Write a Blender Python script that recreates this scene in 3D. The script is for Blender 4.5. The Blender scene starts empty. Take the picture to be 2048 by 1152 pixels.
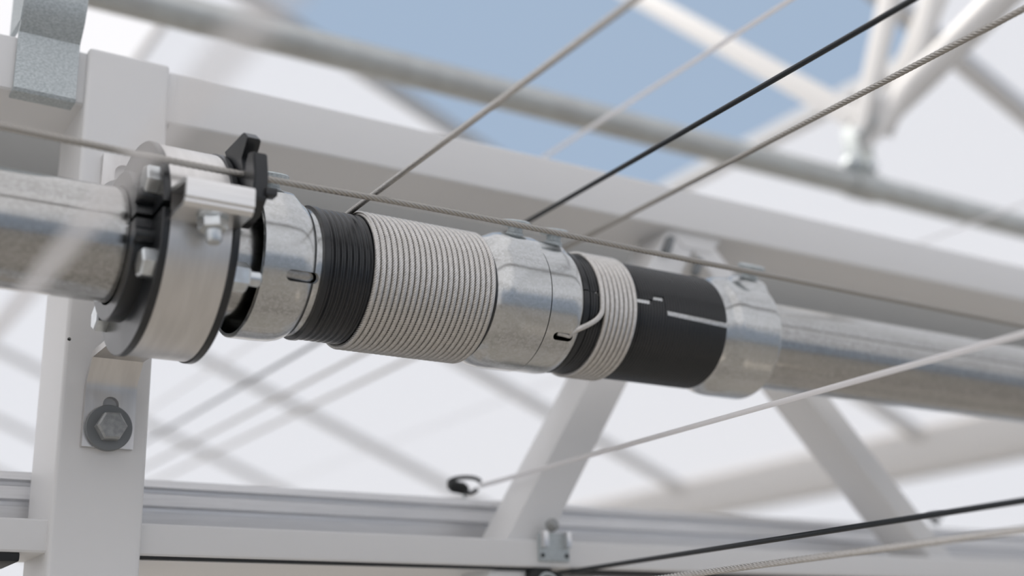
import bpy, bmesh, math, random
import numpy as np
from mathutils import Vector, Matrix

# ------------------------------------------------------------------ camera
# World axes: X along the shaft and the trellis girder, Y along the screen wires (away from
# the camera), Z up. The origin is the camera, which stands on a lift 2.6 m above the floor.
PI = math.pi
random.seed(4)
rng = np.random.default_rng(7)
YAW, PITCH, ROLL, FPX = math.radians(32.4987), math.radians(17.5058), math.radians(-1.6014), 2532.85
_f = np.array([math.sin(YAW)*math.cos(PITCH), math.cos(YAW)*math.cos(PITCH), math.sin(PITCH)])
_r = np.array([math.cos(YAW), -math.sin(YAW), 0.0])
_u = np.cross(_r, _f)
_r, _u = math.cos(ROLL)*_r + math.sin(ROLL)*_u, -math.sin(ROLL)*_r + math.cos(ROLL)*_u

def ray(x, y):
    d = _f*FPX + _r*(x-1024) - _u*(y-576)
    return d/np.linalg.norm(d)
def onX(x, y, X): d = ray(x, y); return d*(X/d[0])
def onY(x, y, Y): d = ray(x, y); return d*(Y/d[1])
def onZ(x, y, Z): d = ray(x, y); return d*(Z/d[2])
def tel(x, y): d = ray(x, y); return d[2]/d[1]          # tangent of elevation in the Y-Z plane

sc = bpy.context.scene
cam_data = bpy.data.cameras.new('camera')
cam = bpy.data.objects.new('camera', cam_data)
sc.collection.objects.link(cam)
cam.matrix_world = Matrix(((_r[0], _u[0], -_f[0], 0), (_r[1], _u[1], -_f[1], 0), (_r[2], _u[2], -_f[2], 0), (0, 0, 0, 1)))
cam_data.sensor_width = 36.0
cam_data.lens = FPX/2048*36.0
cam_data.clip_start = 0.02
cam_data.clip_end = 200
cam_data.dof.use_dof = True
cam_data.dof.focus_distance = 0.712
cam_data.dof.aperture_fstop = 3.4
sc.camera = cam

# ------------------------------------------------------------------ sky, sun, exposure
world = bpy.data.worlds.new('sky'); sc.world = world
world.use_nodes = True
wn = world.node_tree.nodes; wl = world.node_tree.links
bg = wn['Background']
geo = wn.new('ShaderNodeNewGeometry'); sep = wn.new('ShaderNodeSeparateXYZ')
ramp = wn.new('ShaderNodeValToRGB')
wl.new(geo.outputs['Normal'], sep.inputs[0])
wl.new(sep.outputs['Z'], ramp.inputs[0])
ramp.color_ramp.elements[0].position = 0.0; ramp.color_ramp.elements[0].color = (.37, .475, .625, 1)
ramp.color_ramp.elements[1].position = 1.0; ramp.color_ramp.elements[1].color = (.26, .37, .57, 1)
wl.new(ramp.outputs[0], bg.inputs[0])
bg.inputs[1].default_value = 1.0

sun_d = bpy.data.lights.new('sun_offscreen', 'SUN'); sun_d.energy = 3.45; sun_d.angle = math.radians(1.0); sun_d.color = (1, .93, .84)
sun = bpy.data.objects.new('sun_offscreen', sun_d); sc.collection.objects.link(sun)
sun.rotation_euler = Vector((.33, -.6, -.77)).to_track_quat('-Z', 'Y').to_euler()

sc.view_settings.view_transform = 'Standard'
sc.view_settings.look = 'None'
sc.view_settings.exposure = 0.0
sc.view_settings.gamma = 1.0
sc.view_settings.use_curve_mapping = False
sc.cycles.max_bounces = 8
sc.cycles.diffuse_bounces = 5
sc.cycles.transparent_max_bounces = 12

# ------------------------------------------------------------------ materials
def mat(name, col, rough=.5, metal=0.0, spec=.5, bump=None, noise=None, rvar=0, spangle=None, streak=None):
    m = bpy.data.materials.new(name); m.use_nodes = True
    n, l = m.node_tree.nodes, m.node_tree.links
    b = n['Principled BSDF']
    b.inputs['Base Color'].default_value = (*col, 1)
    b.inputs['Roughness'].default_value = rough
    b.inputs['Metallic'].default_value = metal
    b.inputs['Specular IOR Level'].default_value = spec
    tc = n.new('ShaderNodeTexCoord')
    colsock = None
    def tex(scale, vec=(1, 1, 1), detail=4):
        mp = n.new('ShaderNodeMapping'); mp.inputs['Scale'].default_value = vec
        l.new(tc.outputs['Object'], mp.inputs[0])
        t = n.new('ShaderNodeTexNoise'); t.inputs['Scale'].default_value = scale; t.inputs['Detail'].default_value = detail
        l.new(mp.outputs[0], t.inputs['Vector']); return t
    def mix(fac, a, bcol, lo=.35, hi=.65):
        r = n.new('ShaderNodeMapRange'); r.inputs[1].default_value = lo; r.inputs[2].default_value = hi
        l.new(fac, r.inputs[0])
        mx = n.new('ShaderNodeMix'); mx.data_type = 'RGBA'
        l.new(r.outputs[0], mx.inputs[0])
        if a is None: mx.inputs[6].default_value = (*col, 1)
        else: l.new(a, mx.inputs[6])
        mx.inputs[7].default_value = (*bcol, 1)
        return mx.outputs[2]
    if noise:
        scale, c2, vec = noise
        t = tex(scale, vec); colsock = mix(t.outputs[0], colsock, c2)
        if rvar:
            r = n.new('ShaderNodeMapRange'); r.inputs[1].default_value = .3; r.inputs[2].default_value = .7
            r.inputs[3].default_value = rough-rvar; r.inputs[4].default_value = rough+rvar
            l.new(t.outputs[0], r.inputs[0]); l.new(r.outputs[0], b.inputs['Roughness'])
    if streak:
        scale, c2, vec, lo, hi = streak
        t = tex(scale, vec, 6); colsock = mix(t.outputs[0], colsock, c2, lo, hi)
    if spangle:
        scale, c2 = spangle
        v = n.new('ShaderNodeTexVoronoi'); v.inputs['Scale'].default_value = scale
        l.new(tc.outputs['Object'], v.inputs['Vector'])
        sx = n.new('ShaderNodeSeparateColor'); l.new(v.outputs['Color'], sx.inputs[0])
        colsock = mix(sx.outputs[0], colsock, c2, .2, 1.6)
    if colsock is not None: l.new(colsock, b.inputs['Base Color'])
    if bump:
        scale, strength, dist = bump
        t = tex(scale, (1, 1, 1), 3)
        bp = n.new('ShaderNodeBump'); bp.inputs['Strength'].default_value = strength; bp.inputs['Distance'].default_value = dist
        l.new(t.outputs[0], bp.inputs['Height']); l.new(bp.outputs[0], b.inputs['Normal'])
    return m

M = {}
M['white'] = mat('white_paint', (.78, .775, .77), .42, bump=(60, .05, .0008))
M['grey'] = mat('grey_steel_paint', (.34, .34, .33), .5)
M['pipe'] = mat('galvanised_pipe', (.47, .465, .45), .19, 1, noise=(60, (.43, .425, .41), (.6, 1, 1)), rvar=.05,
                streak=(7, (.35, .347, .337), (.2, 20, 20), .43, .66), spangle=(600, (.56, .56, .56)))
M['zinc'] = mat('galvanised_sheet', (.57, .575, .565), .21, 1, noise=(60, (.545, .55, .54), (.3, 1.6, 1.6)), rvar=.025,
                streak=(8, (.42, .418, .408), (.12, 16, 16), .45, .70), spangle=(800, (.66, .67, .68)))
M['zincdull'] = mat('galvanised_dull', (.40, .44, .45), .5, .5, noise=(850, (.58, .62, .63), (.7, 1, 1.3)))
M['dullpipe'] = mat('galvanised_far_pipe', (.56, .58, .57), .38, .65, noise=(40, (.50, .51, .50), (1, 1, 1)))
M['alu'] = mat('aluminium', (.80, .795, .79), .30, 1, noise=(30, (.74, .735, .73), (1, 20, 20)), bump=(300, .04, .0003))
M['anodised'] = mat('anodised_aluminium', (.84, .84, .85), .38, .55, noise=(30, (.78, .78, .79), (1, 20, 20)))
M['aluband'] = mat('brushed_aluminium', (.74, .725, .71), .36, 1, noise=(24, (.66, .645, .63), (8, 1, 1)), bump=(260, .05, .0003))
M['black'] = mat('black_plastic', (.010, .012, .014), .30, 0, .6, noise=(35, (.014, .015, .017), (1, 1, 1)), rvar=.03)
M['matblack'] = mat('matt_black', (.012, .013, .013), .6)  # small black fittings, and the strips that draw the chord's shadow gap
M['hex'] = mat('zinc_plated_bolt', (.70, .74, .76), .30, 1, noise=(160, (.60, .62, .63), (1, 1, 1)), bump=(260, .04, .0005))
M['hexgrey'] = mat('dull_grey_bolt', (.40, .405, .405), .48, .5, noise=(300, (.30, .31, .31), (1, 1, 1)), bump=(260, .2, .0005))
M['washer'] = mat('grey_washer', (.20, .21, .215), .5, .3)
M['cable'] = mat('steel_wire_rope', (.72, .70, .675), .34, .88, noise=(500, (.62, .60, .57), (1, 1, 1)))
M['cabledark'] = mat('weathered_wire_rope', (.44, .42, .39), .36, .9)
M['wireblack'] = mat('black_coated_wire', (.012, .016, .020), .35)
M['soil'] = mat('pale_ground_cloth', (.52, .475, .42), .9, noise=(.6, (.46, .425, .365), (1, 1, 1)))

def glass_mat():
    m = bpy.data.materials.new('diffuse_roof_glass'); m.use_nodes = True
    n, l = m.node_tree.nodes, m.node_tree.links
    n.remove(n['Principled BSDF'])
    t = n.new('ShaderNodeBsdfTranslucent'); t.inputs[0].default_value = (.85, .82, .805, 1)
    d = n.new('ShaderNodeBsdfDiffuse'); d.inputs[0].default_value = (.76, .75, .74, 1)
    mx = n.new('ShaderNodeMixShader'); mx.inputs[0].default_value = .12
    l.new(t.outputs[0], mx.inputs[1]); l.new(d.outputs[0], mx.inputs[2])
    l.new(mx.outputs[0], n['Material Output'].inputs[0])
    return m
M['glass'] = glass_mat()
def filament():
    m = bpy.data.materials.new('clear_monofilament'); m.use_nodes = True
    n, l = m.node_tree.nodes, m.node_tree.links
    b = n['Principled BSDF']; b.inputs['Base Color'].default_value = (.9, .89, .89, 1); b.inputs['Roughness'].default_value = .2
    t = n.new('ShaderNodeBsdfTranslucent'); t.inputs[0].default_value = (.95, .94, .94, 1)
    mx = n.new('ShaderNodeMixShader'); mx.inputs[0].default_value = .55
    l.new(b.outputs[0], mx.inputs[1]); l.new(t.outputs[0], mx.inputs[2]); l.new(mx.outputs[0], n['Material Output'].inputs[0])
    return m
M['wirewhite'] = filament()

# ------------------------------------------------------------------ helpers
COL = sc.collection
def mk(name, me, m, parent=None):
    o = bpy.data.objects.new(name, me); COL.objects.link(o)
    if m and not me.materials: me.materials.append(M[m])
    if parent: o.parent = parent
    return o
def empty(name, loc=(0, 0, 0)):
    o = bpy.data.objects.new(name, None); COL.objects.link(o); o.location = loc; o.empty_display_size = .02
    return o
def tag(o, label, cat, group=None, kind=None):
    o['label'] = label; o['category'] = cat
    if group: o['group'] = group
    if kind: o['kind'] = kind
    return o
def keep(o, parent):
    """parent o while keeping its place (all meshes are in world coordinates)"""
    o.parent = parent; o.matrix_parent_inverse = Matrix.Translation(-Vector(parent.location))
    return o
def finish(bm, name, smooth=35):
    bmesh.ops.recalc_face_normals(bm, faces=bm.faces[:])
    me = bpy.data.meshes.new(name); bm.to_mesh(me); bm.free()
    if smooth:
        me.polygons.foreach_set('use_smooth', [True]*len(me.polygons))
        me.set_sharp_from_angle(angle=math.radians(smooth))
    return me
def bm_box(bm, lo, hi, bev=0.0, seg=2):
    ret = bmesh.ops.create_cube(bm, size=1)
    vs = ret['verts']
    for v in vs:
        v.co = Vector([(lo[i]+hi[i])/2 + v.co[i]*(hi[i]-lo[i]) for i in range(3)])
    if bev:
        es = list({e for v in vs for e in v.link_edges})
        bmesh.ops.bevel(bm, geom=es, offset=bev, segments=seg, affect='EDGES', profile=.6)
def box(name, lo, hi, m, parent=None, bev=0.0, seg=2):
    bm = bmesh.new(); bm_box(bm, lo, hi, bev, seg)
    o = mk(name, finish(bm, name), m)
    return keep(o, parent) if parent else o
def beam(name, a, b, w, d, m, parent=None, bev=.002, side=(0, 1, 0)):
    """rectangular tube from a to b; d = depth along side, w = the other way"""
    a, b, s = Vector(a), Vector(b), Vector(side)
    t = (b-a).normalized(); n2 = t.cross(s).normalized(); s = n2.cross(t).normalized()
    bm = bmesh.new(); bm_box(bm, (-(b-a).length/2, -w/2, -d/2), ((b-a).length/2, w/2, d/2), bev)
    R_ = Matrix((t, n2, s)).transposed().to_4x4(); R_.translation = (a+b)/2
    bm.transform(R_)
    o = mk(name, finish(bm, name), m)
    return keep(o, parent) if parent else o
def prism(name, poly, axis, lo, hi, m, parent=None, bev=0.0, smooth=35):
    """polygon in the two other axes, extruded along axis (0 = X, 1 = Y, 2 = Z)"""
    bm = bmesh.new()
    def P(p, h):
        q = [0, 0, 0]; k = [i for i in range(3) if i != axis]
        q[axis] = h; q[k[0]] = p[0]; q[k[1]] = p[1]; return q
    va = [bm.verts.new(P(p, lo)) for p in poly]; vb = [bm.verts.new(P(p, hi)) for p in poly]
    n = len(poly)
    bm.faces.new(va); bm.faces.new(vb[::-1])
    for i in range(n): bm.faces.new((va[i], vb[i], vb[(i+1) % n], va[(i+1) % n]))
    if bev: bmesh.ops.bevel(bm, geom=bm.edges[:], offset=bev, segments=2, affect='EDGES')
    o = mk(name, finish(bm, name, smooth), m)
    return keep(o, parent) if parent else o
def frame(axis):
    z = Vector(axis).normalized(); r = Vector((1, 0, 0)) if abs(z.x) < .9 else Vector((0, 1, 0))
    x = r.cross(z).normalized(); y = z.cross(x)
    return Matrix((x, y, z)).transposed()
def revolve(name, prof, org, axis, m, parent=None, seg=32, hexa=False, rot=0, smooth=35):
    """closed solid of revolution; prof = [(h, r)] along axis from org"""
    bm = bmesh.new(); F_ = frame(axis); o_ = Vector(org)
    n = 6 if hexa else seg
    rings = []
    for h, r in prof:
        if r <= 1e-7: rings.append([bm.verts.new(o_+F_ @ Vector((0, 0, h)))])
        else: rings.append([bm.verts.new(o_+F_ @ Vector((r*math.cos(2*PI*i/n+rot), r*math.sin(2*PI*i/n+rot), h))) for i in range(n)])
    for a, b in zip(rings, rings[1:]):
        for i in range(n):
            j = (i+1) % n
            if len(a) == 1: bm.faces.new((a[0], b[i], b[j]))
            elif len(b) == 1: bm.faces.new((a[i], b[0], a[j]))
            else: bm.faces.new((a[i], b[i], b[j], a[j]))
    o = mk(name, finish(bm, name, smooth), m)
    return keep(o, parent) if parent else o
def tube(name, pts, r, m, parent=None, seg=16, caps=True):
    bm = bmesh.new(); pts = [Vector(p) for p in pts]; rings = []
    ref = None
    for i, p in enumerate(pts):
        t = (pts[min(i+1, len(pts)-1)]-pts[max(i-1, 0)]).normalized()
        if ref is None:
            ref = Vector((0, 0, 1)) if abs(t.z) < .9 else Vector((1, 0, 0))
        x = (ref-t*ref.dot(t)).normalized(); y = t.cross(x); ref = x
        rr = r(i/(len(pts)-1)) if callable(r) else r
        rings.append([bm.verts.new(p+(x*math.cos(2*PI*k/seg)+y*math.sin(2*PI*k/seg))*rr) for k in range(seg)])
    for a, b in zip(rings, rings[1:]):
        for k in range(seg): bm.faces.new((a[k], a[(k+1) % seg], b[(k+1) % seg], b[k]))
    if caps: bm.faces.new(rings[0][::-1]); bm.faces.new(rings[-1])
    o = mk(name, finish(bm, name), m)
    return keep(o, parent) if parent else o
def apply_mods(o):
    dg = bpy.context.evaluated_depsgraph_get()
    me = bpy.data.meshes.new_from_object(o.evaluated_get(dg))
    o.modifiers.clear(); o.data = me
    me.polygons.foreach_set('use_smooth', [True]*len(me.polygons))
    me.set_sharp_from_angle(angle=math.radians(35))
def cut(o, cutters):
    for c in cutters:
        md = o.modifiers.new('cut', 'BOOLEAN'); md.operation = 'DIFFERENCE'; md.object = c; md.solver = 'EXACT'
    bpy.context.view_layer.update(); apply_mods(o)
    for c in cutters: bpy.data.objects.remove(c)

# ------------------------------------------------------------------ measured anchors
Y0, Z0 = .6276, .2227                 # shaft axis
PR = .030                             # shaft radius
DZ = .0008                            # drums hang a touch high on the shaft
YP = .737                             # front face of the girder post
def ax(x, r, deg, dz=0.0): return Vector((x, Y0+r*math.cos(math.radians(deg)), Z0+dz+r*math.sin(math.radians(deg))))

# ------------------------------------------------------------------ the setting
bm = bmesh.new(); bm_box(bm, (-14, -12, -2.7), (20, 24, -2.6))
fl = mk('floor', finish(bm, 'floor', 0), 'soil'); tag(fl, 'pale brown ground cloth far below the girder', 'floor', kind='structure')

# greenhouse roof: ridges run along Y, panes slope 22 degrees down to gutters
ROOF = empty('ceiling', (0.79, 0, 1.62)); tag(ROOF, 'white diffuse glass greenhouse roof with sloping glazing bars', 'roof', kind='structure')
SL = math.radians(22); H = 1.8
XR = .79; XG = 3.14
def roofZ(x): return (H-math.sin(SL)*x)/math.cos(SL)
PITCHY, YA = 1.13, 1.405
def pane(x0, z0, x1, z1, y0, y1):
    bm = bmesh.new(); t = .004
    n = Vector((-(z1-z0), 0, x1-x0)).normalized()*t
    vs = [Vector(p) for p in ((x0, y0, z0), (x1, y0, z1), (x1, y1, z1), (x0, y1, z0))]
    a = [bm.verts.new(v) for v in vs]
    bm.faces.new(a)
    keep(mk('pane', finish(bm, 'pane', 0), 'glass'), ROOF)
def bar(x0, z0, x1, z1, y, w=.024, d=.035):
    beam('glazing_bar', (x0, y, z0-.012), (x1, y, z1-.012), d, w, 'alu_roof', ROOF, 0, (0, 1, 0))
M['alu_roof'] = mat('painted_glazing_bar', (.62, .61, .60), .5)
half = XG-XR
ZR, ZG = roofZ(XR), roofZ(XG)
XV = 1.90                             # lower edge of the open vent
for k in range(-8, 13):
    ya, yb = YA+PITCHY*(k), YA+PITCHY*(k+1)
    if k == 0: pane(XV, roofZ(XV), XG, ZG, ya, yb)     # the vent above stands open
    else: pane(XR, ZR, XG, ZG, ya, yb)
    if -2 <= k <= 8: bar(XR, ZR, XG, ZG, ya)
beam('vent_sill', (XV, YA, roofZ(XV)-.01), (XV, YA+PITCHY, roofZ(XV)-.01), .035, .03, 'white', ROOF, 0, (0, 0, 1))
beam('ridge_bar', (XR, -7, ZR-.02), (XR, 16, ZR-.02), .012, .02, 'alu_roof', ROOF, 0, (0, 0, 1))
# the other slope of this ridge, and the neighbouring spans
for s in (-1, 1, 2, 3):
    if s == -1:
        segs = [(XR, ZR, XR-half, ZG)]
    elif s == 1:
        segs = [(XG, ZG, XG+half, ZR)]
    elif s == 2:
        segs = [(XG+half, ZR, XG+2*half, ZG), (XG+2*half, ZG, XG+3*half, ZR)]
    else:
        segs = [(XR-half, ZG, XR-2*half, ZR), (XR-2*half, ZR, XR-3*half, ZG)]
    for (xa, za, xb, zb) in segs:
        for k in range(-4, 7):
            pane(xa, za, xb, zb, YA+2*PITCHY*k, YA+2*PITCHY*(k+1))
for k in range(-2, 8): bar(XG, ZG, XG+half, ZR, YA+PITCHY*k)
# glazed gable behind
GAB = empty('wall_back', (2, YA+PITCHY*14, 0)); tag(GAB, 'white diffuse glass gable wall behind the roof', 'wall', kind='structure')
bm = bmesh.new()
vs = [bm.verts.new(p) for p in ((-8, YA+PITCHY*13, -2.6), (12, YA+PITCHY*13, -2.6), (12, YA+PITCHY*13, 1.7), (-8, YA+PITCHY*13, 1.7))]
bm.faces.new(vs); keep(mk('pane', finish(bm, 'pane', 0), 'glass'), GAB)

def glass_wall(nm, pts, label):
    bm = bmesh.new(); bm.faces.new([bm.verts.new(p_) for p_ in pts])
    return tag(mk(nm, finish(bm, nm, 0), 'glass'), label, 'wall', kind='structure')
YF, YE, XL, XE = YA-8*PITCHY, YA+13*PITCHY, XR-3*half, XG+3*half
glass_wall('wall_left', ((XL, YF, -2.6), (XL, YE, -2.6), (XL, YE, ZG), (XL, YF, ZG)), 'white diffuse glass side wall under the low roof gutter')
glass_wall('wall_right', ((XE, YF, -2.6), (XE, YE, -2.6), (XE, YE, ZR), (XE, YF, ZR)), 'white diffuse glass side wall under the last roof ridge')
glass_wall('wall_front', ((XL, YF, -2.6), (XE, YF, -2.6), (XE, YF, ZR), (XL, YF, ZR)), 'white diffuse glass gable wall at the near roof end')
# gutter between two roof slopes
zg0 = ZG
prof = [(XG-.09, zg0+.06), (XG-.075, zg0-.05), (XG-.05, zg0-.085), (XG+.05, zg0-.085), (XG+.075, zg0-.05), (XG+.09, zg0+.06), (XG+.07, zg0+.06), (XG+.04, zg0-.07), (XG-.04, zg0-.07), (XG-.07, zg0+.06)]
g = prism('roof_gutter', prof, 1, -3, 14, 'white'); tag(g, 'white roof gutter crossing behind the right lattice diagonal', 'gutter')

# ------------------------------------------------------------------ trellis girder
G = empty('trellis_girder', (.183, YP+.03, -.4)); tag(G, 'white painted lattice girder with post, chords and diagonals behind the shaft', 'girder')
YC = YP+.006
zt, zb = YC*tel(1400, 385), YC*tel(900, 362)
TC = box('top_chord', (-1.0, YC, zb), (4.6, YC+.064, zt), 'white', G, .003, 3)
px0, px1 = onY(100, 1060, YP)[0], onY(285, 1060, YP)[0]
post_top = YP*tel(345, 131)
POST = box('post', (px0, YP, -.55), (px1, YP+.063, post_top), 'white', G, .0032, 4)
bm = bmesh.new(); bm_box(bm, (px1-.001, YC-.0015, zb), (px1+.006, YC+.02, post_top-.004), .0015)
W = keep(mk('weld_seam', finish(bm, 'weld_seam'), 'white'), G)
ph_ = onY(139, 678, YP)
cut(POST, [revolve('hole_cutter', [(-.002, 0), (-.002, .0011), (.012, .0011), (.012, 0)], ph_, (0, 1, 0), 'white', None, 12)])
cb_t, cb_b = YC*tel(300, 1046), YC*tel(300, 1112)
box('bottom_chord', (-1.0, YC, cb_b), (4.6, YC+.058, cb_t), 'white', G, .003, 3)
box('dark_gap_strip', (px1-.002, YC+.002, cb_b-.0016), (.50, YC+.03, cb_b+.0005), 'matblack', G)  # black strip added to draw the shadow gap under the chord
box('dark_gap_strip', (.52, YC+.004, cb_b-.0028), (4.5, YC+.03, cb_b+.0005), 'matblack', G)  # the drawn shadow gap carried on to the right
box('dark_gap_strip', (-.8, YC+.002, cb_b-.005), (px0-.013, YC+.05, cb_b+.0005), 'matblack', G, .0015)  # thicker black strip for the dark gap left of the post
box('lower_flange', (px1, YC+.006, cb_b-.0020), (.485, YC+.30, cb_b-.0002), 'white', G)
YD = YC+.006
def mid(a, b): return (np.array(a)+np.array(b))/2
def extend(a, b, za, zb_):
    a, b = Vector(a), Vector(b); t = (b-a)
    return a+t*((za-a.z)/t.z), a+t*((zb_-a.z)/t.z)
d1a = mid(onY(1180, 778, YD), onY(1243, 770, YD)); d1b = mid(onY(976, 1152, YD), onY(1062, 1152, YD))
p, q = extend(d1a+np.array([0, .02, 0]), d1b+np.array([0, .02, 0]), zb+.004, cb_b-.02)
q2 = q+(q-p)*.3
beam('diagonal', p, q2, .0295, .040, 'white', G, .002)
d2a = mid(onY(1619, 799, YD), onY(1661, 799, YD)); d2b = mid(onY(1781, 1006, YD), onY(1818, 1006, YD))
p, q = extend(d2a+np.array([0, .02, 0]), d2b+np.array([0, .02, 0]), zb+.004, cb_b)
beam('diagonal', p, q, .0215, .040, 'white', G, .002)
# node where the two diagonals meet the top chord
nx = onY(1395, 525, YD)
prism('node_gusset', [(nx[0]-.03, zb+.003), (nx[0]+.03, zb+.003), (nx[0]+.015, zb-.014), (nx[0]-.015, zb-.014)], 1, YD-.001, YD+.003, 'white', G, .0008)
for (ux, uy) in ((1335, 490), (1393, 533)):
    c = onY(ux, uy, YD-.004)
    beam('node_bolt', c+np.array([-.003, 0, -.008]), c+np.array([.004, 0, .007]), .006, .006, 'washer', G, .001)

# grey profile running behind the girder
by = YC+.13
tag(box('support_beam', (-1.2, by, by*.352), (4.6, by+.05, by*tel(400, 350)+.02), 'grey', None, .004), 'dull grey steel beam running behind the white top chord', 'beam')

# ribbed aluminium profile above the bottom chord
ay = YC+.068
az1 = ay*tel(300, 957); az0 = cb_b+.004
hgt = az1-az0
pf = [(ay+.03, az0), (ay, az0), (ay, az0+hgt*.34), (ay+.004, az0+hgt*.36), (ay+.004, az0+hgt*.40), (ay+.001, az0+hgt*.42), (ay-.001, az0+hgt*.58), (ay+.005, az0+hgt*.60),
      (ay+.005, az0+hgt*.65), (ay, az0+hgt*.67), (ay+.002, az0+hgt*.82), (ay+.006, az0+hgt*.84), (ay+.006, az0+hgt*.88), (ay+.001, az0+hgt*.90), (ay+.004, az1), (ay+.03, az1)]
o = prism('aluminium_profile', pf, 0, -1.2, 4.6, 'anodised'); tag(o, 'ribbed aluminium screen profile lying along the bottom chord', 'profile')

# galvanised hanger strap hooked on the top chord, at the post
hx0, hx1 = onY(27, 150, YC)[0], onY(151, 168, YC)[0]
yh = YC-.004
z_low, z_bend = yh*tel(85, 192), yh*tel(90, 74)
HG = empty('hanger_bracket', ((hx0+hx1)/2, yh, z_low)); tag(HG, 'spangled galvanised hanger strap hooked over the top chord beside the post', 'bracket')
pf = [(yh+.012, z_low), (yh, z_low), (yh-.001, z_low+.002), (yh, z_low+.004), (yh, z_bend), (yh-.008, z_bend+.010), (yh-.0125, z_bend+.021), (yh-.0125, z_bend+.030), (yh-.006, z_bend+.12),
      (yh-.003, z_bend+.12), (yh-.0095, z_bend+.030), (yh-.0095, z_bend+.022), (yh-.005, z_bend+.012), (yh+.003, z_bend+.001), (yh+.003, z_low+.003), (yh+.012, z_low+.003)]
prism('strap', pf, 0, hx0, hx1, 'zincdull', HG)
pf = [(yh-.004, z_bend+.006), (yh-.012, z_bend+.022), (yh-.006, z_bend+.12), (yh+.03, z_bend+.12), (yh+.03, z_bend+.01)]
prism('side_flange', pf, 0, hx0-.0005, hx0+.0025, 'zincdull', HG)

# ------------------------------------------------------------------ drive shaft
x = 'drive_shaft'
o = revolve(x, [(-.8, .027), (-.8, PR), (3.6, PR), (3.6, .027), (-.8, .027)], (0, Y0, Z0), (1, 0, 0), 'pipe', None, 96)
tag(o, 'galvanised round steel drive shaft carrying the cable drums', 'shaft')

# ------------------------------------------------------------------ shaft bearing on its strap bracket
B = empty('shaft_bearing', (.188, Y0, Z0-.055)); tag(B, 'black split shaft bearing held by an aluminium strap bolted to the post', 'bearing')
def lathe(name, prof, a0, a1, m, parent, nseg, dz=0.0, rfun=None, close=True, smooth=35):
    """profile [(x, r)] swept from angle a0 to a1 (degrees) about the shaft axis"""
    bm = bmesh.new(); full = abs(a1-a0) > 359.9
    n = nseg if full else nseg+1
    A = [a0+(a1-a0)*i/nseg for i in range(n)]
    R_ = []
    for a in A:
        R_.append([bm.verts.new(ax(px, rfun(px, a, pr) if rfun else pr, a, dz)) for px, pr in prof])
    m_ = len(prof)
    for i in range(nseg):
        ra, rb = R_[i], R_[(i+1) % n]
        for j in range(m_ if close else m_-1):
            bm.faces.new((ra[j], ra[(j+1) % m_], rb[(j+1) % m_], rb[j]))
    if not full and close:
        bm.faces.new(R_[0]); bm.faces.new(R_[-1][::-1])
    o = mk(name, finish(bm, name, smooth), m)
    return keep(o, parent) if parent else o
FL, FR = .1655, .2050                 # bearing flanges
body = [(.1572, .0312), (.1572, .0385), (.1578, .0392), (.1650, .0394), (FL, .0410), (FL, .0558), (FL+.0006, .0564), (FL+.0034, .0564), (FL+.004, .0558), (FL+.004, .0530),
        (FR-.004, .0530), (FR-.004, .0558), (FR-.0034, .0564), (FR-.0006, .0564), (FR, .0558), (FR, .0385), (FR+.006, .0378), (FR+.006, .0305)]
up = lathe('housing_half', body, 3, 172.5, 'black', B, 72)
dn = lathe('housing_half', body, 176.5, 359.5, 'black', B, 76)
for a in (160, 190):                  # joint lugs either side of the split
    s = 1 if a < 175 else -1
    c0 = ax(.162, .0415, a)
    revolve('joint_lug', [(-.006, 0), (-.006, .0042), (.006, .0042), (.006, 0)], c0, (1, 0, 0), 'black', B, 16)
lathe('band', [(FL+.0042, .0532), (FL+.0042, .0556), (FR-.0042, .0556), (FR-.0042, .0532)], 0, 360, 'aluband', B, 128)
def hexbolt(org, axis, af, hh, parent, m='hex', shank=None, name='hex_bolt', rot=None):
    r = af/2/math.cos(PI/6)
    o = revolve(name, [(0, 0), (0, r), (hh*.86, r), (hh, r*.86), (hh, 0)], org, axis, m, parent, hexa=True, rot=random.random() if rot is None else rot, smooth=20)
    return o
for a in (152, -153, -37):
    c0 = ax(FL+.0005, .0474, a)
    hexbolt(c0, (-1, 0, 0), .0132, .0068, B)
    c1 = ax(FR-.0005, .0474, a)
    nut = hexbolt(c1, (1, 0, 0), .0135, .0095, B, name='lock_nut')
    revolve('thread_end', [(0, 0), (0, .004), (.0155, .004), (.0165, .0032), (.0165, 0)], c1, (1, 0, 0), 'hex', B, 20)
# strap tabs on the post
sx0, sx1 = .1738, .2030
t = .0042
zb0, zbend = YP*tel(212, 898), YP*tel(220, 770)
zu1 = YP*tel(230, 316); zubend = 2*Z0-zbend+.004
def strap(name, pts):
    pts = [Vector((0, p[0], p[1])) for p in pts]
    L, R_ = [], []
    for i, p in enumerate(pts):
        tt = (pts[min(i+1, len(pts)-1)]-pts[max(i-1, 0)]).normalized(); nn = Vector((0, -tt.z, tt.y))
        L.append(p+nn*t/2); R_.append(p-nn*t/2)
    poly = [(v.y, v.z) for v in L]+[(v.y, v.z) for v in R_[::-1]]
    return prism(name, poly, 0, sx0, sx1, 'aluband', B)
yt = YP-t/2-.0003
low = strap('strap_tab', [(yt, zb0), (yt, zb0+.012), (yt, zbend-.004), (yt-.0015, zbend+.002), (yt-.012, zbend+.014), (Y0+.047, Z0-.034), (Y0+.0535, Z0-.02), (Y0+.0565, Z0)])
upp = strap('strap_tab', [(yt, zu1), (yt, zu1-.012), (yt, zubend+.004), (yt-.0015, zubend-.002), (yt-.012, zubend-.014), (Y0+.047, Z0+.034), (Y0+.0535, Z0+.02), (Y0+.0565, Z0)])
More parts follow.
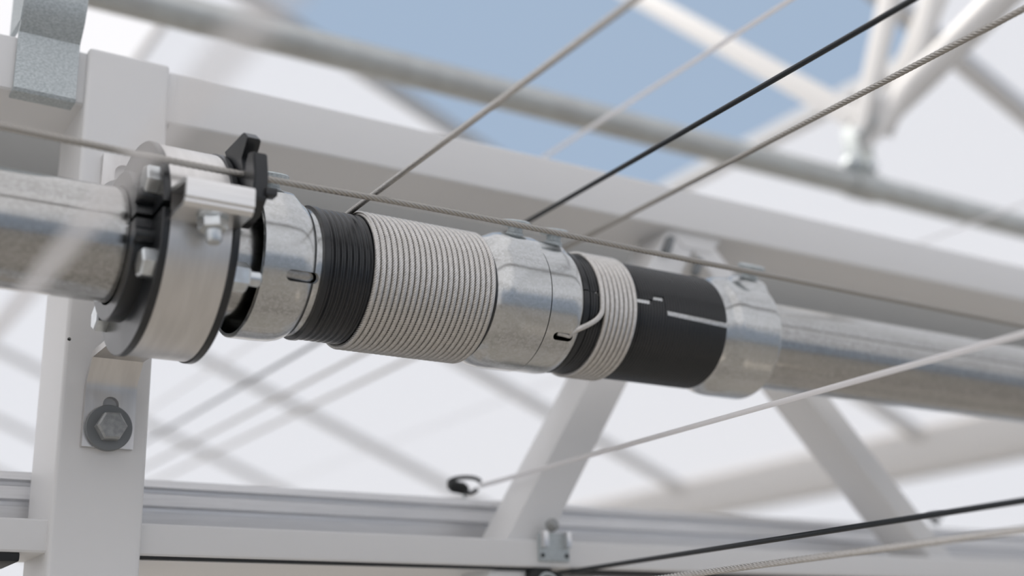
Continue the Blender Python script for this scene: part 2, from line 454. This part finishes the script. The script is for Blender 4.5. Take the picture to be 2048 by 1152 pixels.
def stadium(cx, cz0, cz1, r, n=14):
    return [(cx+r*math.cos(PI*i/n), cz1+r*math.sin(PI*i/n)) for i in range(n+1)]+[(cx-r*math.cos(PI*i/n), cz0-r*math.sin(PI*i/n)) for i in range(n+1)]
bl = onY(216, 857, YP-t); sl = onY(222, 806, YP-t)
cx = bl[0]
cut(low, [prism('slot_cutter', stadium(cx+.0006, bl[2], sl[2]-.001, .0046), 1, YP-.02, YP-.0001, 'aluband')])
zub = bl[2]+(zu1-.0013)-(sl[2]+.0085)
slu = onY(248, 348, YP-t)
cut(upp, [prism('slot_cutter', stadium(slu[0], slu[2]-.02, slu[2], .0055), 1, YP-.02, YP-.0001, 'aluband')])
for (bx, bz) in ((bl[0], bl[2]), (slu[0]-.001, slu[2]-.0185)):
    revolve('washer', [(0, 0), (0, .0134), (.0022, .0134), (.0027, .0129), (.0027, 0)], (bx, YP-t-.0003, bz), (0, -1, 0), 'washer', B, 48)
    hexbolt((bx, YP-t-.003, bz), (0, -1, 0), .0150, .0075, B, 'hexgrey', rot=PI/2+.04)
# clamp ear: hollow folded end of the band, with its bolt
eFT, eFB = onX(388, 358, FL+.004), onX(385, 399, FL+.004)
eRT, eRB = onX(495, 372, FR-.003), onX(493, 413, FR-.003)
yf = .5515; ztp = .2395; zbt = .2285
yf, ztp, zbt = (eFT[1]+eRT[1])/2, (eFT[2]+eRT[2])/2, (eFB[2]+eRB[2])/2
yb_ = Y0-.054
ear = [(yb_+.004, ztp+.0035), (yf+.001, ztp+.0005), (yf, ztp-.001), (yf, zbt+.0010), (yf+.0015, zbt+.0002), (yf+.0015, zbt-.0012), (yf+.004, zbt-.003), (yb_+.004, zbt-.003),
       (yb_+.004, zbt-.0008), (yf+.005, zbt-.0008), (yf+.0028, zbt+.0008), (yf+.0022, ztp-.0018), (yb_+.004, ztp+.0012)]
prism('clamp_ear', ear, 0, FL+.0035, FR-.002, 'alu', B, 0)
bc = onX(418, 455, .188); ccx = .1862
ny = (yf+yb_)/2-.001
revolve('spring_washer', [(0, 0), (0, .0078), (.0016, .0078), (.0016, 0)], (ccx, ny, zbt-.003), (.05, -.1, -1), 'hex', B, 28)
hexbolt((ccx, ny, zbt-.0046), (.05, -.1, -1), .0125, .006, B, name='clamp_nut')
revolve('clamp_bolt_end', [(0, 0), (0, .0040), (.0125, .0040), (.014, .003), (.014, 0)], (ccx, ny, zbt-.003), (.05, -.1, -1), 'hex', B, 20)
# black cable guide standing on the flange
gx = FR+.0005
def gp(x_, y_): v = onX(x_, y_, gx); return (v[1], v[2])
outline = [gp(*q_) for q_ in ((448, 304), (486, 264), (495, 274), (492, 288), (482, 316), (485, 342), (493, 344), (491, 326), (497, 304), (507, 303), (509, 352), (505, 395), (492, 430), (470, 455), (462, 420), (464, 380), (458, 340), (454, 316))]
prism('cable_guide', outline, 0, gx, gx+.0075, 'black', B, .0006)
box('guide_peg', (gx+.006, outline[11][0]-.003, outline[11][1]+.002), (gx+.012, outline[11][0]+.004, outline[11][1]+.006), 'black', B, .0006)

# ------------------------------------------------------------------ cable drums
def smooth01(t_): t_ = max(0.0, min(1.0, t_)); return t_*t_*(3-2*t_)
def padfun(specs):
    """specs: (x0, x1, centre, half width, height) raised pads pressed out of the bell"""
    def fn(px, a, r):
        if r < .0362: return r
        a = a % 360
        for x0, x1, c, hw, hgt_ in specs:
            if x0 <= px <= x1:
                w = smooth01((hw+9-abs(a-c))/13)
                e = smooth01((px-x0)/.010) if x0 > 0 else 1
                r += hgt_*w*e
        return r
    return fn
def set_bolt(x, deg, r0, parent):
    c = ax(x, r0, deg); d = ax(0, 1, deg)-ax(0, 0, deg)
    revolve('set_bolt', [(-.003, 0), (-.003, .0058), (.0012, .0058), (.0022, .0046), (.0052, .0046), (.0058, .0085), (.0064, .0092), (.0084, .0092), (.0092, .0082), (.0092, 0)], c, d, 'zincdull', parent, 28)

def finer(prof, step=.003):
    out = []
    for (x0, r0), (x1, r1) in zip(prof, prof[1:]):
        n = max(1, int(abs(x1-x0)/step))
        out += [(x0+(x1-x0)*i/n, r0+(r1-r0)*i/n) for i in range(n)]
    return out+[prof[-1]]

D1 = empty('cable_drum', (.31, Y0, Z0-.04)); tag(D1, 'cable drum with the wide winding of steel rope, beside the shaft bearing', 'drum')
SEAM = .4022
bell1 = [(.2238, .0385), (.2238, .0405), (.2242, .0409), (.238, .0409), (.2455, .0404), (.2495, .0394), (.2525, .0378), (.2540, .0366), (.2548, .0362), (.2565, .0361), (.2600, .0360), (.2610, .0352), (.262, .0340),
         (.366, .0340), (.3690, .0366), (.3725, .0388), (.3770, .0400), (.384, .0406), (SEAM-.0005, .0406), (SEAM-.0005, .0385)]
inner1 = [(.384, .0385), (.372, .0322), (.262, .0318), (.252, .0335), (.246, .0382), (.234, .0387)]
p1 = finer(bell1, .0022)+finer(inner1, .004)
pf1 = padfun([(-1, .2470, 116, 13, .0024), (.3720, .4100, 119, 17, .0024)])
hub = lathe('drum_tube', p1, 0, 360, 'zinc', D1, 160, DZ, pf1)
sa = -158.6
def slotcut(xa, xb, r_, deg):
    bm = bmesh.new()
    pts = stadium(0, xa, xb, r_, 10)        # (across, along x)
    d = (ax(0, 1, deg)-ax(0, 0, deg)).normalized(); tg = Vector((0, -d.z, d.y))
    c = ax(0, 0, deg)
    va = [bm.verts.new(c+d*.0300+tg*p_[0]+Vector((p_[1], 0, 0))) for p_ in pts]
    vb = [bm.verts.new(c+d*.05+tg*p_[0]+Vector((p_[1], 0, 0))) for p_ in pts]
    n = len(pts); bm.faces.new(va); bm.faces.new(vb[::-1])
    for i in range(n): bm.faces.new((va[i], vb[i], vb[(i+1) % n], va[(i+1) % n]))
    return mk('slot_cutter', finish(bm, 'slot_cutter', 0), 'zinc')
c_ = slotcut(.2400, .2540, .0030, sa)
for v in c_.data.vertices:                 # deepen: from inside the wall outwards
    pass
cut(hub, [c_])
set_bolt(.2365, 107, .0432, D1); set_bolt(.3950, 106, .0432, D1)
# inner ring dark rim is real depth; ribbed black sleeve
def ribbed(x0, x1, r, depth, pitch):
    out = []; n = int(round((x1-x0)/pitch))
    out += [(x0, r-.003), (x0, r+.0004), (x0+.0005, r+.0008), (x0+.0030, r+.0008), (x0+.0034, r)]
    x = x0+.0034; n = max(1, int((x1-x-.001)/pitch)); p_ = (x1-x-.001)/n
    for i in range(n):
        out += [(x+p_*(i+.12), r), (x+p_*(i+.35), r-depth), (x+p_*(i+.65), r-depth), (x+p_*(i+.88), r)]
    out += [(x1-.0008, r), (x1-.0003, r), (x1, r-.0004), (x1, r-.003)]
    return out
lathe('drum_sleeve', ribbed(.2585, .3665, .0372, .0010, .0035), 0, 360, 'black', D1, 128, DZ)

D2 = empty('cable_drum', (.5, Y0, Z0-.04)); tag(D2, 'cable drum with a few rope turns and a bare split black sleeve', 'drum')
bell2 = [(SEAM+.0005, .0380), (SEAM+.0005, .0400), (.4200, .0401), (.4235, .0396), (.4262, .0384), (.4280, .0366), (.4290, .0362),
         (.537, .0362), (.5425, .0362), (.5450, .0362), (.5480, .0368), (.5510, .0388), (.5550, .0400), (.5600, .0405), (.5840, .0405), (.5850, .0402), (.5850, .0382)]
inner2 = [(.562, .0382), (.552, .0325), (.43, .0322), (.424, .0365), (.41, .0380)]
p2 = finer(bell2, .0022)+finer(inner2, .004)
pf2 = padfun([(SEAM-.01, .4265, 106, 15, .0018), (.5620, .5856, 120, 13, .0034)])
hub2 = lathe('drum_tube', p2, 0, 360, 'zinc', D2, 160, DZ, pf2)
cut(hub2, [slotcut(.4110, .4195, .0026, -141.0)])
set_bolt(.4240, 105, .0425, D2); set_bolt(.5795, 116, .0443, D2)
# split sleeve: two edges with an interlocking jog, the steel tube shows in the gap
SLV0, SLV1 = .4270, .5400
prof2 = ribbed(SLV0, SLV1, .0376, .0007, .0022)
def gap_edges(px):
    if px < .4370: return 175.6, 174.4
    if px < .4792: return 177.8, 172.9
    if px < .4808: return 172.95, 172.85
    if px < .4895: return 172.4, 167.6
    if px < .4912: return 180.65, 180.55
    w = (px-.4912)/.049
    return 186.0+3.2*w, 180.6+3.0*w
def split_sleeve(name, parent):
    bm = bmesh.new(); n = 120; rows = []
    xs = prof2
    for px, pr in xs:
        hi, lo = gap_edges(px)
        a_start, a_end = hi, lo+360
        rows.append([bm.verts.new(ax(px, pr, a_start+(a_end-a_start)*i/n, DZ)) for i in range(n+1)])
    for ra, rb in zip(rows, rows[1:]):
        for i in range(n): bm.faces.new((ra[i], ra[i+1], rb[i+1], rb[i]))
    # edge walls down to the tube
    for k in (0, n):
        inn = []
        for j, (px, pr) in enumerate(xs):
            hi, lo = gap_edges(px); a = hi if k == 0 else lo
            inn.append(bm.verts.new(ax(px, .0346, a, DZ)))
        for j in range(len(xs)-1): bm.faces.new((rows[j][k], rows[j+1][k], inn[j+1], inn[j]))
    return keep(mk(name, finish(bm, name, 50), 'black'), parent)
split_sleeve('drum_sleeve', D2)

# ------------------------------------------------------------------ wire ropes
def rope(name, P, r, m, lobes=6, lay=.013, per=4, ref=None, depth=.34, phase=0):
    """twisted stranded rope along the sampled path P (N,3), right hand lay"""
    P = np.asarray(P, float); N = len(P)
    T = np.gradient(P, axis=0); T /= np.linalg.norm(T, axis=1)[:, None]
    rf = np.tile(np.asarray(ref, float), (N, 1)) if np.ndim(ref) == 1 else np.asarray(ref, float)
    A = rf-T*(rf*T).sum(1)[:, None]; A /= np.linalg.norm(A, axis=1)[:, None]
    Bv = np.cross(T, A)
    s = np.concatenate([[0], np.cumsum(np.linalg.norm(np.diff(P, axis=0), axis=1))])
    n = lobes*per
    ph = np.arange(n)*2*np.pi/n
    lob = np.abs(np.sin(np.arange(n)*np.pi/per))          # 0 in the valleys, 1 on the crowns
    rad = r*(1-depth+depth*lob**.6)
    ang = ph[None, :]+(2*np.pi*s/lay)[:, None]+phase
    V = P[:, None, :]+rad[None, :, None]*(np.cos(ang)[..., None]*A[:, None, :]+np.sin(ang)[..., None]*Bv[:, None, :])
    V = V.reshape(-1, 3)
    i = np.arange(N-1)[:, None]*n; k = np.arange(n)[None, :]; k2 = (k+1) % n
    Fq = np.stack([i+k, i+k2, i+n+k2, i+n+k], -1).reshape(-1, 4)
    me = bpy.data.meshes.new(name)
    me.vertices.add(len(V)); me.vertices.foreach_set('co', V.ravel())
    me.loops.add(Fq.size); me.loops.foreach_set('vertex_index', Fq.ravel().astype(np.int32))
    me.polygons.add(len(Fq)); me.polygons.foreach_set('loop_start', np.arange(len(Fq), dtype=np.int32)*4)
    me.polygons.foreach_set('use_smooth', np.ones(len(Fq), bool))
    me.update(calc_edges=True); me.validate()
    return mk(name, me, m)
def straight(a, b, step=.0011):
    a, b = np.array(a, float), np.array(b, float); n = max(2, int(np.linalg.norm(b-a)/step))
    return a+(b-a)*np.linspace(0, 1, n)[:, None]

RC = .00178                           # rope radius
RW = .0372+RC*.62                     # winding radius on the sleeves
def winding(x_left, turns, pitch, a_end, lead_in=None, step=.0008):
    """rope wound leftwards, its last turn ending at angle a_end at x_left"""
    tot = 2*PI*turns; n = int(tot*RW/step)
    th = math.radians(a_end)-tot+np.linspace(0, tot, n)
    xs = x_left+pitch*(math.radians(a_end)-th)/(2*PI)
    return np.stack([xs, Y0+RW*np.cos(th), Z0+DZ+RW*np.sin(th)], 1)
c1 = onZ(705, 420, Z0+DZ+RW)
TURNS, PIT = 22.25, .00350
w1 = winding(.2866, TURNS, PIT, 90)
end = w1[-1]
far = np.array([end[0]+.0003, -.35, end[2]+.0020])
lead = straight(end, far, .0009)[1:]
P1 = np.concatenate([w1, lead])
ref = np.tile(np.array([1.0, 0, 0]), (len(P1), 1))
o = rope('steel_rope', P1, RC, 'cable', 9, .0140, 3, ref)
tag(o, 'steel wire rope wound in many tight turns and leaving the drum upward', 'rope')

# rope of the second drum: enters the hole in the bell, eight turns, runs off behind
w2 = winding(.4398, 7.6, .00350, 190)
# continue: swing from the winding over to the hole
h0 = np.array(ax(.4192, .0415, -141, DZ)); h1 = np.array(ax(.4125, .0365, -141, DZ))
a0 = 190
ths = np.linspace(190, 219, 40); sm = np.array([smooth01((t_-190)/29) for t_ in ths])
tail = np.array([ax(.4398-(.4398-.4205)*s_**1.25, RW+.0020*math.sin(PI*min(1, s_)), t_, DZ) for t_, s_ in zip(ths, sm)])
tail2 = np.array([tail[-1]+(h1-tail[-1])*u_ for u_ in np.linspace(0, 1, 10)[1:]])
P2 = np.concatenate([w2, tail[1:], tail2])
# back end leaves tangentially under the girder (away from the camera)
o = rope('steel_rope', P2, RC, 'cable', 9, .0140, 3, np.tile(np.array([1.0, 0, .02]), (len(P2), 1)))
tag(o, 'steel wire rope with a few turns, its end tucked into a hole in the drum', 'rope')

# rope running along the shaft through the black guide
yr = .5735
P3 = straight((-.35, yr, yr*tel(0, 250)+.0008), (2.2, yr, yr*tel(2048, 655)-.0016), .0009)
xk = np.array([-.35, .08, .19, .32, .45, .65, 1.0, 2.2]); 
zk = np.array([yr*tel(0, 250), yr*tel(0, 250), yr*tel(400, 336), yr*tel(800, 402), yr*tel(1150, 475), yr*tel(1500, 545), yr*tel(2048, 655), yr*tel(2048, 655)])
P3[:, 2] = np.interp(P3[:, 0], xk, zk)
ker = np.ones(161)/161
zs = np.convolve(np.pad(P3[:, 2], 80, 'edge'), ker, 'valid'); P3[:, 2] = zs
o = rope('steel_rope', P3, .00180, 'cabledark', 6, .0185, 4, np.array([0, 0, 1.0]))
tag(o, 'steel wire rope stretched along the shaft through the black guide', 'rope')

# stranded rope and wires running across the girder (all parallel to Y)
def yline(px, py, Z=None, Y=None):
    return onZ(px, py, Z) if Z is not None else onY(px, py, Y)
def ywire(name, p, y0, y1, r, m, label, cat='wire', stranded=False):
    if stranded:
        o = rope(name, straight((p[0], y0, p[2]), (p[0], y1, p[2]), .001), r, m, 6, .0185, 4, np.array([0, 0, 1.0]))
    else:
        o = tube(name, [(p[0], y0+(y1-y0)*i/8, p[2]) for i in range(9)], r, m, None, 14)
    return tag(o, label, cat)
ZW = .322
ywire('support_wire', yline(1095, 310, .47), -.4, 5.0, .0019, 'wirewhite', 'clear pale wire crossing above the top chord in front of the sky')
ywire('support_wire', yline(1050, 446, ZW), -.4, 5.0, .0017, 'wireblack', 'black coated wire rising from behind the drums toward the sky')
ywire('steel_rope', yline(1172, 474, ZW), -.3, 3.2, .0019, 'cabledark', 'stranded steel rope passing above the second drum beside the black wire', 'rope', True)
hk = onY(930, 972, ay+.012)
pc = onY(975, 968, ay)
ywire('support_wire', (pc[0], 0, pc[2]), -.4, ay+.01, .0016, 'wirewhite', 'clear pale wire hooked onto the aluminium profile')
pbw = onY(1150, 1136, YC-.001)
ywire('support_wire', (pbw[0], 0, min(pbw[2], cb_b-.0015)), -.4, 2.5, .0016, 'wireblack', 'black coated wire passing under the bottom chord')
pr_ = onZ(1400, 1146, .060)
ywire('steel_rope', pr_, -.3, 1.2, .0019, 'cable', 'stranded steel rope below the bottom chord catching light', 'rope', True)
pl = onY(80, 555, .33)
ywire('support_wire', pl, -.4, 5.0, .0019, 'wirewhite', 'blurred pale wire crossing close in front of the bare shaft end')
pq = onZ(1850, 482, .50)
ywire('support_wire', pq, -.4, 5.0, .0012, 'wirewhite', 'thin clear wire crossing the upper pipe beyond the pipe clamp')
pz = onZ(816, 719, .36)
ywire('support_wire', pz, 1.0, 5.0, .0022, 'cabledark', 'far blurred wire crossing the white roof below the drums')

# wire hooks on the profile
def hook(px, py, s, label):
    c = onY(px, py, ay+.012)
    e = empty('wire_hook', (c[0], c[1], c[2]-.008*s)); tag(e, label, 'hook')
    pts = [c+np.array([.010*s*math.cos(a), -.003*math.sin(2*a)*s, .0045*s*math.sin(a)+.001]) for a in np.linspace(.5, 2*PI-.3, 22)]
    tube('hook_loop', pts, .0013*s, 'matblack', e, 8)
    revolve('hook_body', [(-.007*s, 0), (-.007*s, .0020*s), (-.004*s, .0036*s), (.003*s, .0036*s), (.006*s, .002*s), (.006*s, 0)], c+np.array([-.005*s, -.002, -.0015]), (1, .1, -.1), 'matblack', e, 14)
    tube('hook_stem', [c+np.array([-.001, .0, -.001]), c+np.array([-.0015, -.002, -.011*s]), c+np.array([-.003, -.003, -.02*s])], .0009*s, 'zincdull', e, 8)
hook(930, 973, 1.3, 'small black wire hook on the profile at the clear wire end')
hook(1872, 1038, .9, 'small dark wire hook on the profile beside the right diagonal')

# galvanised bracket with bolt at the foot of the diagonal
b0, b1 = onY(1078, 1062, YC-.003), onY(1140, 1124, YC-.003)
BR = empty('fixing_bracket', ((b0[0]+b1[0])/2, YC, b1[2])); tag(BR, 'small galvanised fixing bracket on the bottom chord at a diagonal foot', 'bracket')
box('plate', (b0[0], YC-.003, b1[2]), (b1[0], YC-.0002, b0[2]-.001), 'zincdull', BR, .0008)
for fx in (.12, .88): box('side_lip', (b0[0]+(b1[0]-b0[0])*fx-.002, YC-.008, b1[2]+.009), (b0[0]+(b1[0]-b0[0])*fx+.002, YC-.002, b0[2]), 'alu', BR, .0008)
hexbolt(((b0[0]*.65+b1[0]*.35), YC-.003, b0[2]+.003), (.3, -1, .5), .008, .006, BR, 'hexgrey')
for fx in (.1, .9): revolve('rivet', [(0, 0), (0, .0016), (.001, .0012), (.001, 0)], (b0[0]+(b1[0]-b0[0])*fx, YC-.003, b1[2]+.004), (0, -1, 0), 'matblack', BR, 12)
c = onY(1075, 1146, YC+.004)
WC = empty('wire_clamp', tuple(c)); tag(WC, 'dark wire clamp hanging below the bottom chord at the diagonal foot', 'clamp')
revolve('clamp_body', [(-.012, 0), (-.012, .004), (-.008, .007), (.012, .007), (.016, .004), (.016, 0)], c+np.array([.003, 0, -.004]), (1, 0, -.1), 'matblack', WC, 18)
tube('clamp_loop', [c+np.array([.008*math.cos(a)+.004, -.006, .007*math.sin(a)-.008]) for a in np.linspace(0, 2*PI, 20)], .0014, 'zincdull', WC, 8)
revolve('clamp_tail', [(0, 0), (0, .0035), (.030, .0035), (.034, .0015), (.034, 0)], c+np.array([.016, .002, -.0045]), (1, 0, 0), 'grey', WC, 14)

# ------------------------------------------------------------------ vent drive pipe with clamp and push rods
th = (math.atan(tel(1200, 214))+math.atan(tel(1200, 275)))/2
hd = abs(math.atan(tel(1200, 214))-math.atan(tel(1200, 275)))/2
VR = .0169; VD = VR/math.sin(hd)
e_t = np.mean([math.atan(tel(*q_)) for q_ in ((700, 66), (900, 125), (1448, 283), (2048, 432))])
e_b = np.mean([math.atan(tel(*q_)) for q_ in ((400, 72), (900, 200), (1448, 335), (2048, 468))])
th = (e_t+e_b)/2; VD = VR/math.sin((e_t-e_b)/2)
VY, VZ = VD*math.cos(th), VD*math.sin(th)
o = revolve('vent_pipe', [(-.8, .0145), (-.8, VR), (4.6, VR), (4.6, .0145), (-.8, .0145)], (0, VY, VZ), (1, 0, 0), 'dullpipe', None, 48)
tag(o, 'dull galvanised vent drive pipe running above the top chord', 'pipe')
XC = onY(1722, 345, VY)[0]
CL = empty('pipe_clamp', (XC, VY, VZ-.02)); tag(CL, 'galvanised clamp and pivot bolted around the upper vent pipe', 'clamp')
revolve('clamp_ring', [(-.024, .0172), (-.024, .0198), (.024, .0198), (.024, .0172), (-.024, .0172)], (XC, VY, VZ), (1, 0, 0), 'dullpipe', CL, 32)
piv = onX(1742, 262, XC)
box('clevis_plate', (XC-.014, VY-.014, VZ+.014), (XC-.010, VY+.014, piv[2]+.014), 'zincdull', CL, .001)
box('clevis_plate', (XC+.010, VY-.014, VZ+.014), (XC+.014, VY+.014, piv[2]+.012), 'zincdull', CL, .001)
hexbolt((XC-.014, VY-.006, VZ+.030), (-1, 0, 0), .015, .009, CL, 'hex'); hexbolt((XC-.002, VY-.016, VZ+.02), (0, -1, .2), .016, .010, CL, 'hex')
hexbolt((XC-.014, piv[1], piv[2]), (-1, 0, 0), .017, .010, CL, 'hex')
hexbolt((XC-.024, VY-.010, VZ+.018), (-1, 0, .5), .013, .016, CL, 'zincdull')
# push rods, in the plane across the pipe
def rod(px, py, ext, w, d, label, dx=0.0):
    e1 = onX(px, py, XC+dx); s0 = Vector((XC+dx, piv[1], piv[2]))
    v = (Vector(e1)-s0); e2 = s0+v*ext
    o = beam('push_rod', s0, e2, w, d, 'white', None, .0015, (1, 0, 0)); tag(o, label, 'rod', 'push rods on the vent pipe clamp'); return o
rod(1778, 0, 2.2, .026, .016, 'narrow white flat push rod standing upright on the pipe clamp', -.018)
rod(1868, 0, 2.5, .034, .014, 'flat white push rod leaning from the pipe clamp behind the tube', .018)
# tube with a flattened, bolted end
e1 = Vector(onX(2000, 0, XC-.004)); s0 = Vector((XC-.004, piv[1], piv[2]))
TB = empty('push_tube', tuple(s0)); tag(TB, 'round white push tube with a flattened bolted end on the pipe clamp', 'tube')
bm = bmesh.new(); v = (e1-s0).normalized(); Lh = (e1-s0).length
nx_ = Vector((1, 0, 0)); ny_ = v.cross(nx_).normalized(); rings = []
for s_, wa, wb in ((-.030, .003, .012), (-.022, .004, .021), (.006, .004, .024), (.03, .006, .0235), (.06, .013, .021), (.10, .0195, .0195), (Lh*2.5, .0195, .0195)):
    c_ = s0+v*s_
    rings.append([bm.verts.new(c_+nx_*wa*math.cos(2*PI*k/24)+ny_*wb*math.sin(2*PI*k/24)) for k in range(24)])
for a, b in zip(rings, rings[1:]):
    for k in range(24): bm.faces.new((a[k], a[(k+1) % 24], b[(k+1) % 24], b[k]))
bm.faces.new(rings[0]); bm.faces.new(rings[-1])
keep(mk('tube_body', finish(bm, 'tube_body', 50), 'white'), TB)
hexbolt(s0+v*.016+Vector((-.005, 0, 0)), (-1, 0, 0), .014, .008, TB, 'hex'); hexbolt(s0+v*.0+Vector((-.005, 0, 0)), (-1, 0, 0), .014, .010, TB, 'hex')
# rod to the far sash
e1 = Vector(onX(1290, 0, XC)); s1 = Vector(onX(1712, 236, XC))
o = beam('push_rod', s1, e1+(e1-s1)*.8, .032, .02, 'white', None, .0015, (1, 0, 0)); tag(o, 'pale push rod running from the pipe clamp back across the blue sky', 'rod', 'push rods on the vent pipe clamp')
